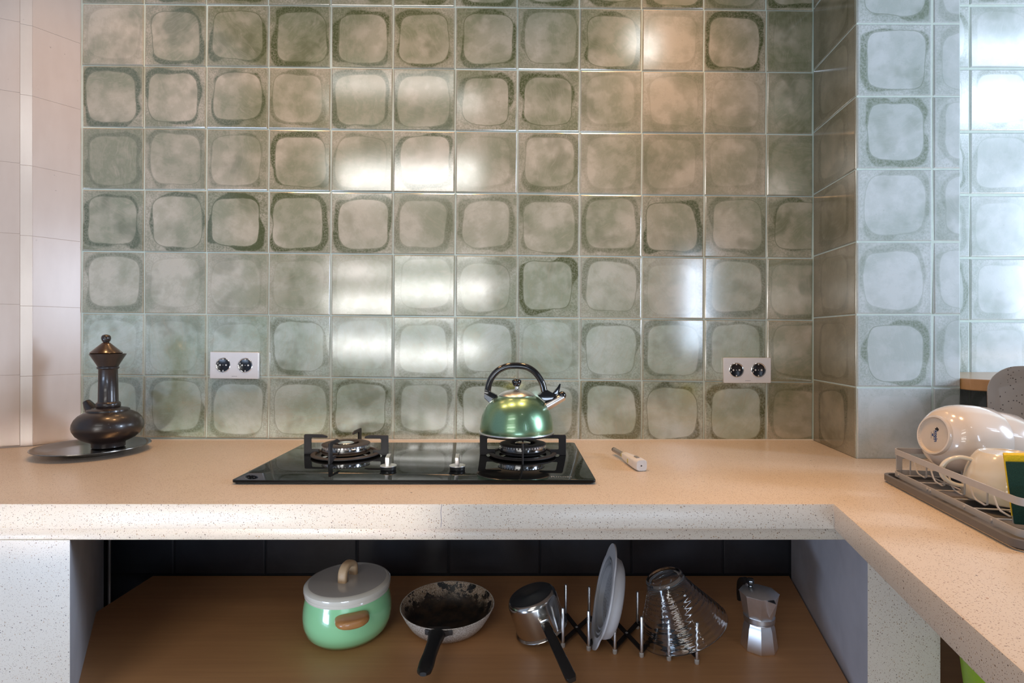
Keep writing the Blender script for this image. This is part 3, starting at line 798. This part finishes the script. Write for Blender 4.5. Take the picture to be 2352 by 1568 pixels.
def side_handle(ang):
    bm = bmesh.new(); rings = []
    # half-oval wooden grip: sections from the pot wall outwards
    for f, hw in ((0, .0395), (.25, .0405), (.5, .0395), (.72, .0360), (.88, .0295), (.97, .0200), (1, .0100)):
        y = -.098 - .044 * f; th = .0118 * (1 - .35 * f ** 3)
        if f == 1: th *= .55
        rings.append([bm.verts.new((hw * math.copysign(abs(math.cos(a)) ** .6, math.cos(a)), y, .078 + th * math.copysign(abs(math.sin(a)) ** .8, math.sin(a)))) for a in [2 * math.pi * k / 24 for k in range(24)]])
    for a, c in zip(rings, rings[1:]):
        for k in range(24): bm.faces.new((a[k], a[(k + 1) % 24], c[(k + 1) % 24], c[k]))
    bm.faces.new(rings[0][::-1]); bm.faces.new(rings[-1])
    bmesh.ops.transform(bm, matrix=Matrix.Rotation(ang + R(90), 4, 'Z'), verts=bm.verts)
    link_mesh('side_handle', bm, 'handle_wood', pot, 70)
side_handle(R(-67)); side_handle(R(113))

# ------------------------------------------------------------------ frying pan
pan = thing('frying_pan', 'worn speckled frying pan with blackened inside and black handle on the shelf', 'pan', (-.166, -.300, SZ + .0035), (R(2.5), 0, 0))
LATHE('body', [(0, 0), (.078, 0), (.086, .003), (.096, .014), (.108, .034), (.1155, .050), (.1175, .0535), (.1165, .0548), (.1145, .0540)], 'pan_speckle', pan, 72, 60)
LATHE('cooking_surface', [(.1146, .0541), (.1125, .050), (.105, .034), (.093, .0155), (.084, .0062), (.076, .0042), (0, .0042)], 'pan_burnt', pan, 72, 60)
hd = Vector((-.02, -1, .12)).normalized()
hs = Vector((-.010, -.100, .043))
pts = [hs + hd * d for d in (0, .012, .03, .065, .115, .155, .182, .195)]
bm = bmesh.new(); rings = []
for p, wv, th in zip(pts, (.0230, .0220, .0190, .0155, .0145, .0160, .0145, .0065), (.008, .010, .0105, .010, .0095, .0095, .0085, .004)):
    x = Vector((1, 0, 0)); y = hd.cross(x)
    rings.append([bm.verts.new(p + x * wv * math.copysign(abs(math.cos(a)) ** .7, math.cos(a)) + y * th * math.copysign(abs(math.sin(a)) ** .7, math.sin(a))) for a in [2 * math.pi * k / 16 for k in range(16)]])
for a, c in zip(rings, rings[1:]):
    for k in range(16): bm.faces.new((a[k], a[(k + 1) % 16], c[(k + 1) % 16], c[k]))
bm.faces.new(rings[0][::-1]); bm.faces.new(rings[-1])
ph = link_mesh('handle', bm, 'matt_black', pan, 50)
up_n = Vector((1, 0, 0)).cross(hd).normalized()
hole = hs + hd * .158 + up_n * .0094
bm = bmesh.new()
q = Matrix((Vector((1, 0, 0)), hd, up_n)).transposed().to_4x4()
lathe(bm, [(.0068, .0), (.0085, .0016), (.0100, .0)], 24, Matrix.Translation(hole) @ q @ Matrix.Diagonal((.75, 1.35, 1, 1)))
link_mesh('hang_hole', bm, 'black_plastic', ph)
bm = bmesh.new(); lathe(bm, [(.0070, .0002), (0, .0004)], 24, Matrix.Translation(hole) @ q @ Matrix.Diagonal((.75, 1.35, 1, 1)))
link_mesh('hole_floor', bm, 'black_rubber', ph)
PRISM('handle_bracket', 'burner_brown', [(-.040, -.1135), (-.028, -.118), (-.018, -.126), (.006, -.126), (.016, -.118), (.026, -.1155), (.018, -.100), (-.032, -.100)], .040, .053, pan, 'XY', .003, 2)

# ------------------------------------------------------------------ peg rack for lids
DX, DY = .0583, -.0133
def peg_front(i): return Vector((.0570 + DX * i, -.383 + DY * i, 0))
rack = thing('lid_rack', 'steel peg rack with crossed dark arms standing on the wooden shelf', 'rack', (0, 0, SZ))
BO = Vector((.018, .124, 0))
for i in range(7):
    for row in (0, 1):
        p = peg_front(i) + (BO if row else Vector((0, 0, 0)))
        if i == 0: top = .030
        else: top = .092
        pg = LATHE('peg', [(0, .010), (.0038, .010), (.0038, top - .003), (.0030, top - .0006), (0, top)], 'brushed', rack, 14)
        pg.location = p
        LATHE('foot_cap', [(0, 0), (.0042, 0), (.0052, .002), (.0052, .009), (.004, .0105), (0, .0105)], 'clear_foot', pg, 16)
for i in range(6):
    for a, c, z in ((peg_front(i), peg_front(i + 1) + BO, .013), (peg_front(i) + BO, peg_front(i + 1), .0165)):
        bm = bmesh.new(); tube(bm, [a + Vector((0, 0, z)), c + Vector((0, 0, z))], .005, flat=(.011, .003)); link_mesh('cross_arm', bm, 'dark_metal', rack, 30)
    mid = (peg_front(i) + peg_front(i + 1) + BO) / 2
    rv = LATHE('rivet', [(0, .0115), (.0035, .0115), (.0035, .0188), (.002, .0200), (0, .0202)], 'brushed', rack, 12); rv.location = mid

# ------------------------------------------------------------------ saucepan, upside down
sp_ = thing('saucepan', 'steel saucepan upside down, tilted on the left end of the peg rack', 'saucepan', (.067, -.350, SZ + .0235), (R(2), R(-18), 0))
sp_.scale = (1, 1, .95)
LATHE('body', [(.0605, .004), (.0640, .0010), (.0650, .0), (.0655, -.0012), (.0640, -.0022), (.0615, -.0008), (.0600, .003), (.0605, .006), (.0605, .074), (.0595, .080), (.0560, .0865), (.0535, .0885)], 'steel', sp_, 64, 60)
LATHE('base_disc', [(.0538, .0884), (.0530, .0892), (.0505, .0895), (.0485, .0890), (.0100, .0888), (.009, .0884), (0, .0884)], 'steel_dark', sp_, 56)
hr = Vector((.016, -.0585, .046)); hv = Vector((.030, -.150, -.026))
def flat_handle(parent, name, m, p0, d, L, w0, w1, t0):
    d = d.normalized(); x = d.cross(Vector((0, 0, 1))).normalized(); y = x.cross(d); bm = bmesh.new(); rings = []
    for f, sc in ((0, .85), (.04, 1), (.3, 1), (.6, 1), (.96, 1), (1, .7)):
        wv = (w0 + (w1 - w0) * f) * sc; th = t0 * sc
        rings.append([bm.verts.new(p0 + d * L * f + x * wv * math.copysign(abs(math.cos(a)) ** .45, math.cos(a)) + y * th * math.copysign(abs(math.sin(a)) ** .45, math.sin(a))) for a in [2 * math.pi * k / 16 for k in range(16)]])
    for a, c in zip(rings, rings[1:]):
        for k in range(16): bm.faces.new((a[k], a[(k + 1) % 16], c[(k + 1) % 16], c[k]))
    bm.faces.new(rings[0][::-1]); bm.faces.new(rings[-1])
    return link_mesh(name, bm, m, parent, 45)
flat_handle(sp_, 'handle', 'black_plastic', hr + Vector((.002, -.012, -.002)), hv, .180, .0105, .0118, .0075)
PRISM('handle_bracket', 'steel', [(.004, -.0575), (.029, -.053), (.029, -.071), (.008, -.074)], .039, .056, sp_, 'XY', .003, 2)

# ------------------------------------------------------------------ colander
cz = Vector((-.97, .05, .225)).normalized(); cx_ = Vector((.225, 0, .97)); cx_ = (cx_ - cz * cx_.dot(cz)).normalized(); cy_ = cz.cross(cx_)
mt = Matrix((cx_, cy_, cz)).transposed()
co = thing('colander', 'folded grey silicone colander standing on edge between the rack pegs', 'colander', (.2105, -.392, SZ + .1185), mt.to_euler())
ro = []
for k in range(72):
    a = 2 * math.pi * k / 72; r_ = .1000 + .021 * max(0, abs(math.cos(a)) - .72) / .28; ro.append((r_ * math.cos(a), r_ * math.sin(a)))
bm = bmesh.new()
lo = [bm.verts.new((x, y, -.002)) for x, y in ro]; hi = [bm.verts.new((x, y, .0015)) for x, y in ro]
li = [bm.verts.new((.090 * math.cos(2 * math.pi * k / 72), .090 * math.sin(2 * math.pi * k / 72), -.002)) for k in range(72)]
hi2 = [bm.verts.new((v.co.x, v.co.y, .0015)) for v in li]
for k in range(72):
    j = (k + 1) % 72
    bm.faces.new((lo[k], lo[j], hi[j], hi[k])); bm.faces.new((hi[k], hi[j], hi2[j], hi2[k])); bm.faces.new((lo[k], lo[j], li[j], li[k])); bm.faces.new((hi2[k], hi2[j], li[j], li[k]))
link_mesh('rim', bm, 'silicone_light', co, 40)
LATHE('basin', [(.0905, .001), (.0895, -.006), (.084, -.008), (.0835, .000), (.0795, .0005), (.079, -.010), (.073, -.011), (.0725, -.003), (.0685, -.0025), (.068, -.014), (.064, -.0145), (0, -.0145)], 'silicone_grey', co, 64, 40)
LATHE('outer_wall', [(.0915, -.0018), (.0900, -.016), (.086, -.026), (.078, -.031), (.060, -.033), (0, -.033)], 'silicone_light', co, 64, 45)
bm = bmesh.new()
for rr_, n in ((.055, 40), (.043, 30), (.031, 22), (.018, 12)):
    for k in range(n):
        a = 2 * math.pi * k / n; lathe(bm, [(.0014, -.0143), (0, -.0142)], 6, Matrix.Translation((rr_ * math.cos(a), rr_ * math.sin(a), 0)))
h = link_mesh('drain_holes', bm, 'hole_dark', co, 0); h['kind'] = 'stuff'

# ------------------------------------------------------------------ glass bowl
ga = Vector((-.36, 0, .933)).normalized()
gb = thing('glass_bowl', 'ribbed clear glass bowl upside down over the right end of the peg rack', 'bowl', (.398, -.388, SZ + .045), (0, math.atan2(ga.x, ga.z), 0))
prof_o = []; N = 60
def bowl_r(t): return .1060 * (1 - t) ** 1.0 + .0440 * t + .010 * math.sin(math.pi * t) * (.2 - t) * .8
for i in range(N + 1):
    t = i / N; z = .118 * t; r_ = bowl_r(t)
    if t < .82: r_ += .0006 * math.sin(t / .82 * 2 * math.pi * 10)
    prof_o.append((r_, z))
prof_o += [(.0445, .1215), (.0425, .1255), (.0400, .1265), (.0370, .1255), (.0350, .1235), (0, .1230)]
prof_i = [(0, .1185), (.036, .1185), (.0405, .116)] + [(bowl_r(1 - i / 20) - .0028, .118 * (1 - i / 20)) for i in range(2, 21)]
LATHE('body', prof_o[::-1] + [(.1050, -.0012), (.1040, -.0006)] + prof_i[::-1][:0] + [(r_, z) for r_, z in prof_i[::-1]], 'clear_glass', gb, 72, 60)

# ------------------------------------------------------------------ moka pot
mk = thing('moka_pot', 'octagonal aluminium stovetop coffee pot at the right end of the shelf', 'coffee pot', (.574, -.397, SZ), (0, 0, R(6)))
mk.scale = (.93, .93, 1)
o8 = Matrix.Rotation(R(22.5), 4, 'Z')
LATHE('boiler', [(0, 0), (.0415, 0), (.0435, .002), (.0440, .006), (.0372, .050), (.0352, .056), (.0335, .060), (.0335, .064), (0, .064)], 'aluminium', mk, 8, 30, o8)
LATHE('collar_ring', [(.0335, .0625), (.0365, .0630), (.0365, .0655), (.0345, .0660), (.0345, .0665), (.0372, .0672), (.0375, .0765), (.0350, .0775), (0, .0775)], 'brushed', mk, 40)
LATHE('upper_pot', [(0, .0765), (.0352, .0765), (.0372, .0790), (.0462, .1260), (.0470, .1275), (.0455, .1285), (.0430, .1275), (0, .125)], 'aluminium', mk, 8, 30, o8)
ml = LATHE('lid', [(.0475, .1278), (.0478, .1292), (.046, .1302), (.020, .1350), (0, .1362)], 'aluminium', mk, 8, 30, o8)
LATHE('knob', [(0, .135), (.006, .135), (.0055, .139), (.0085, .144), (.0095, .150), (.0075, .155), (0, .1565)], 'black_plastic', ml, 8, 30, Matrix.Translation((-.014, .016, 0)))
sa = R(-83)
bm = bmesh.new()
dv = Vector((math.cos(sa), math.sin(sa), 0)); pv = Vector((-dv.y, dv.x, 0))
a_ = [bm.verts.new(dv * .036 + pv * sgn * .016 + Vector((0, 0, .1275))) for sgn in (-1, 1)]
t_ = bm.verts.new(dv * .0645 + Vector((0, 0, .1275))); lo_ = bm.verts.new(dv * .0385 + Vector((0, 0, .086)))
bm.faces.new((a_[0], a_[1], t_)); bm.faces.new((a_[0], t_, lo_)); bm.faces.new((a_[1], lo_, t_)); bm.faces.new((a_[0], lo_, a_[1]))
link_mesh('spout', bm, 'aluminium', mk, 0)
PRISM('spout_opening', 'hole_dark', [tuple((dv * .045 + pv * .009).xy), tuple((dv * .045 - pv * .009).xy), tuple((dv * .061).xy)], .1276, .1282, mk)
hb = -dv
bm = bmesh.new(); tube(bm, curve_pts([hb * .040 + Vector((0, 0, .128)), hb * .060 + Vector((0, 0, .135)), hb * .074 + Vector((0, 0, .124)), hb * .078 + Vector((0, 0, .10)), hb * .075 + Vector((0, 0, .078))], 4), .006, flat=(.013, .011), up=(0, 0, 1)); link_mesh('handle', bm, 'matt_black', mk, 40)
bm = bmesh.new(); tube(bm, [hb * .038 + pv * -.009 + Vector((0, 0, .131)), hb * .038 + pv * .009 + Vector((0, 0, .131))], .0045, 10); link_mesh('hinge', bm, 'aluminium', mk, 40)

# ------------------------------------------------------------------ dish rack on the right
dr = thing('dish_rack', 'grey metal dish drainer with dark drip tray on the right worktop', 'dish rack', (.8045, -.477, .9002), (0, 0, R(-10.3)))
TW, TL = .30, .425
def ring_solid(bm, outer, inner, z0, z1):
    n = len(outer)
    v = [[bm.verts.new((*p, z)) for p in L] for L, z in ((outer, z0), (outer, z1), (inner, z1), (inner, z0))]
    for a in range(4):
        for k in range(n):
            j = (k + 1) % n; bm.faces.new((v[a][k], v[a][j], v[(a + 1) % 4][j], v[(a + 1) % 4][k]))
dt = PRISM('drip_tray', 'tray_plastic', rrect(.010, TW - .010, -TL + .010, -.010, .016), .0005, .006, dr, bev=.001)
bm = bmesh.new(); ring_solid(bm, rrect(0, TW, -TL, 0, .024, 8), rrect(.007, TW - .007, -TL + .007, -.007, .018, 8), .005, .0165)
link_mesh('tray_rim', bm, 'tray_plastic', dt, 40)
I = .016
def band(z0, z1, name):
    bm = bmesh.new(); ring_solid(bm, rrect(I, TW - I, -TL + I, -I, .018, 8), rrect(I + .0022, TW - I - .0022, -TL + I + .0022, -I - .0022, .016, 8), z0, z1)
    return link_mesh(name, bm, 'rack_grey', dr, 40)
band(.0160, .0270, 'lower_band'); band(.0625, .0740, 'top_band')
for x, y in ((I + .014, -I - .001), (TW - I - .014, -I - .001), (I + .020, -TL + I + .001), (TW - I - .02, -TL + I + .001)):
    BOX('post', 'rack_grey', x - .006, x + .006, y - .0012, y + .0012, .012, .064, dr, .0005)
for k, y in enumerate((-.045, -.155, -.165, -.27, -.34)):
    bm = bmesh.new(); lathe(bm, [(.0030, 0), (.0028, .0012), (0, .0018)], 14, Matrix.Translation((I, y, .0215)) @ Matrix.Rotation(R(-90), 4, 'Y')); link_mesh('rivet', bm, 'rack_grey', dr)
for k in range(7):
    y = -.040 - k * .057
    TUBE('floor_wire', 'rack_grey', [(I + .001, y, .0195), (TW - I - .001, y, .0195)], .0015, dr, 6)
for x in (.085, .215):
    TUBE('long_wire', 'rack_grey', [(x, -I - .001, .0172), (x, -TL + I + .001, .0172)], .0016, dr, 6)
def wavy(x, y0, n, step):
    pts = [(x, y0, .021)]
    for k in range(n):
        y = y0 - k * step
        pts += [(x, y, .0525), (x, y - .003, .0585), (x, y - .0075, .0605), (x, y - .012, .0565), (x, y - step * .40, .036), (x, y - step * .52, .031), (x, y - step * .90, .029), (x, y - step, .032)]
    pts.append((x, y0 - n * step, .021))
    return pts
for x in (.042, .105, .19):
    TUBE('divider_wire', 'rack_grey', wavy(x, -.038, 5, .062), .0016, dr, 6)

# bowls lying in the rack, base to the left
bprof = [(0, .0045), (.0335, .0045), (.0350, .0025), (.0360, .0), (.0390, .0), (.0402, .003), (.0408, .0065), (.049, .011), (.058, .021), (.0648, .035), (.0690, .053), (.0712, .075), (.0720, .104), (.0713, .1055), (.0698, .1045), (.0688, .075), (.0662, .053), (.0615, .036), (.054, .0235), (.045, .0150), (0, .0110)]
def bowl(loc, yaw, pitch, label, stamp):
    t = thing('soup_bowl', label, 'bowl', loc, (0, R(90 + pitch), R(yaw)), 'white bowls in the dish rack')
    LATHE('body', bprof[2:], 'ceramic', t, 64, 50)
    LATHE('base', bprof[:4], 'ceramic_foot', t, 48, 50)
    if stamp:
        T = Matrix.Translation((0, 0, .0044)) @ Matrix.Rotation(R(180), 4, 'X') @ Matrix.Rotation(R(8), 4, 'Z') @ Matrix.Diagonal((.72, .72, 1, 1))
        TEXT('stamp_lettering', 'kopin', .0145, 'stamp_blue', t, T @ Matrix.Translation((.003, .004, 0)), .0002, .0004)
        bm = bmesh.new()
        for x, y, a in ((-.0185, .008, .5), (-.0150, .0105, -.3), (-.0165, .0045, 1.2)):
            lathe(bm, [(.0033, .0), (.0033, .0003), (0, .0003)], 14, T @ Matrix.Translation((x, y, 0)) @ Matrix.Rotation(a, 4, 'Z') @ Matrix.Diagonal((1.2, .75, 1, 1)))
        link_mesh('stamp_emblem', bm, 'stamp_dark', t, 0)['kind'] = 'stuff'
        for yy, x0, x1, hh, mm in ((-.0030, -.013, .014, .0006, 'ink_grey'), (-.0065, -.004, .003, .0018, 'stamp_blue'), (-.0110, -.009, .010, .0006, 'ink_grey')):
            bm = bmesh.new(); box(bm, x0, x1, yy - hh, yy + hh, 0, .0003, mtx=T); link_mesh('stamp_line', bm, mm, t)
    return t
bowl((.850, -.570, 1.0150), 5, 9, 'white bowl on its side in the dish rack with blue stamp on its base', True)
bowl((.905, -.562, 1.0050), 5, 11, 'white bowl nested behind the blue-stamped one, only its side showing', False)

cup = thing('coffee_cup', 'cream white cup upside down with its handle over the drainer edge', 'cup', (.884, -.703, .9222), (0, 0, 0))
cup.scale = (1.14, 1.14, .89)
LATHE('body', [(.0555, .0), (.0570, .001), (.0575, .004), (.0565, .030), (.0525, .055), (.0460, .078), (.0405, .0890), (.0385, .0920), (.0365, .0945), (.0345, .0945), (.0335, .0925), (.0, .0920)], 'cup_ceramic', cup, 56, 50)
LATHE('inside', [(.0556, .0005), (.0535, .004), (.0525, .030), (.048, .055), (.040, .080), (0, .085)], 'cup_ceramic', cup, 48, 60)
hv_ = Vector((-.93, .36, 0))
TUBE('handle', 'cup_ceramic', curve_pts([hv_ * r_ + Vector((0, 0, z)) for r_, z in ((.0455, .076), (.062, .079), (.078, .070), (.086, .052), (.082, .034), (.070, .0235), (.0545, .0195))], 5), .0042, cup, 12, up=(.3, .9, 0))

sg = thing('kitchen_sponge', 'yellow sponge with dark green scouring side standing at the drainer front', 'sponge', (.783, -.828, .9218), (Matrix.Rotation(R(-38), 3, 'Z') @ Matrix.Rotation(R(-6), 3, 'Y')).to_euler())
BOX('foam', 'sponge_yellow', -.001, .075, 0, .024, 0, .106, sg, .003, 2)
BOX('scouring_pad', 'scourer_green', 0, .075, -.008, 0, 0, .096, sg, .002, 2)

pt = thing('speckled_plate', 'grey speckled stoneware dish standing on edge behind the white bowls', 'plate', (1.168, -.455, .9005), (R(-4), 0, R(-26)))
bm = bmesh.new()
o1 = [(x, y + .1235) for x, y in rrect(-.085, .085, -.1235, .1235, .060, 8)]; i1 = [(x * .86, (y - .1235) * .88 + .1235) for x, y in o1]; i2 = [(x * .80, (y - .1235) * .84 + .1235) for x, y in o1]
def loop(L, y): return [bm.verts.new((x, y, z)) for x, z in L]
L1, L2, L3, L4 = loop(o1, -.012), loop(i1, -.0095), loop(i2, -.0075), loop(o1, -.007)
L5 = loop(i2, -.002)
for a, c in ((L4, L1), (L1, L2), (L2, L3), (L5, L4)):
    for k in range(len(a)): bm.faces.new((a[k], a[(k + 1) % len(a)], c[(k + 1) % len(a)], c[k]))
bm.faces.new(L3); bm.faces.new(L5[::-1])
link_mesh('dish', bm, 'stoneware', pt, 30)

lm = thing('lime_tub', 'lime green plastic tub in the cupboard beneath the right worktop', 'tub', (.905, -.72, SZ))
LATHE('body', [(0, 0), (.075, 0), (.080, .004), (.094, .13), (.098, .150), (.102, .155), (.100, .160), (.094, .155), (.080, .02), (0, .012)], 'lime_plastic', lm, 48, 40)
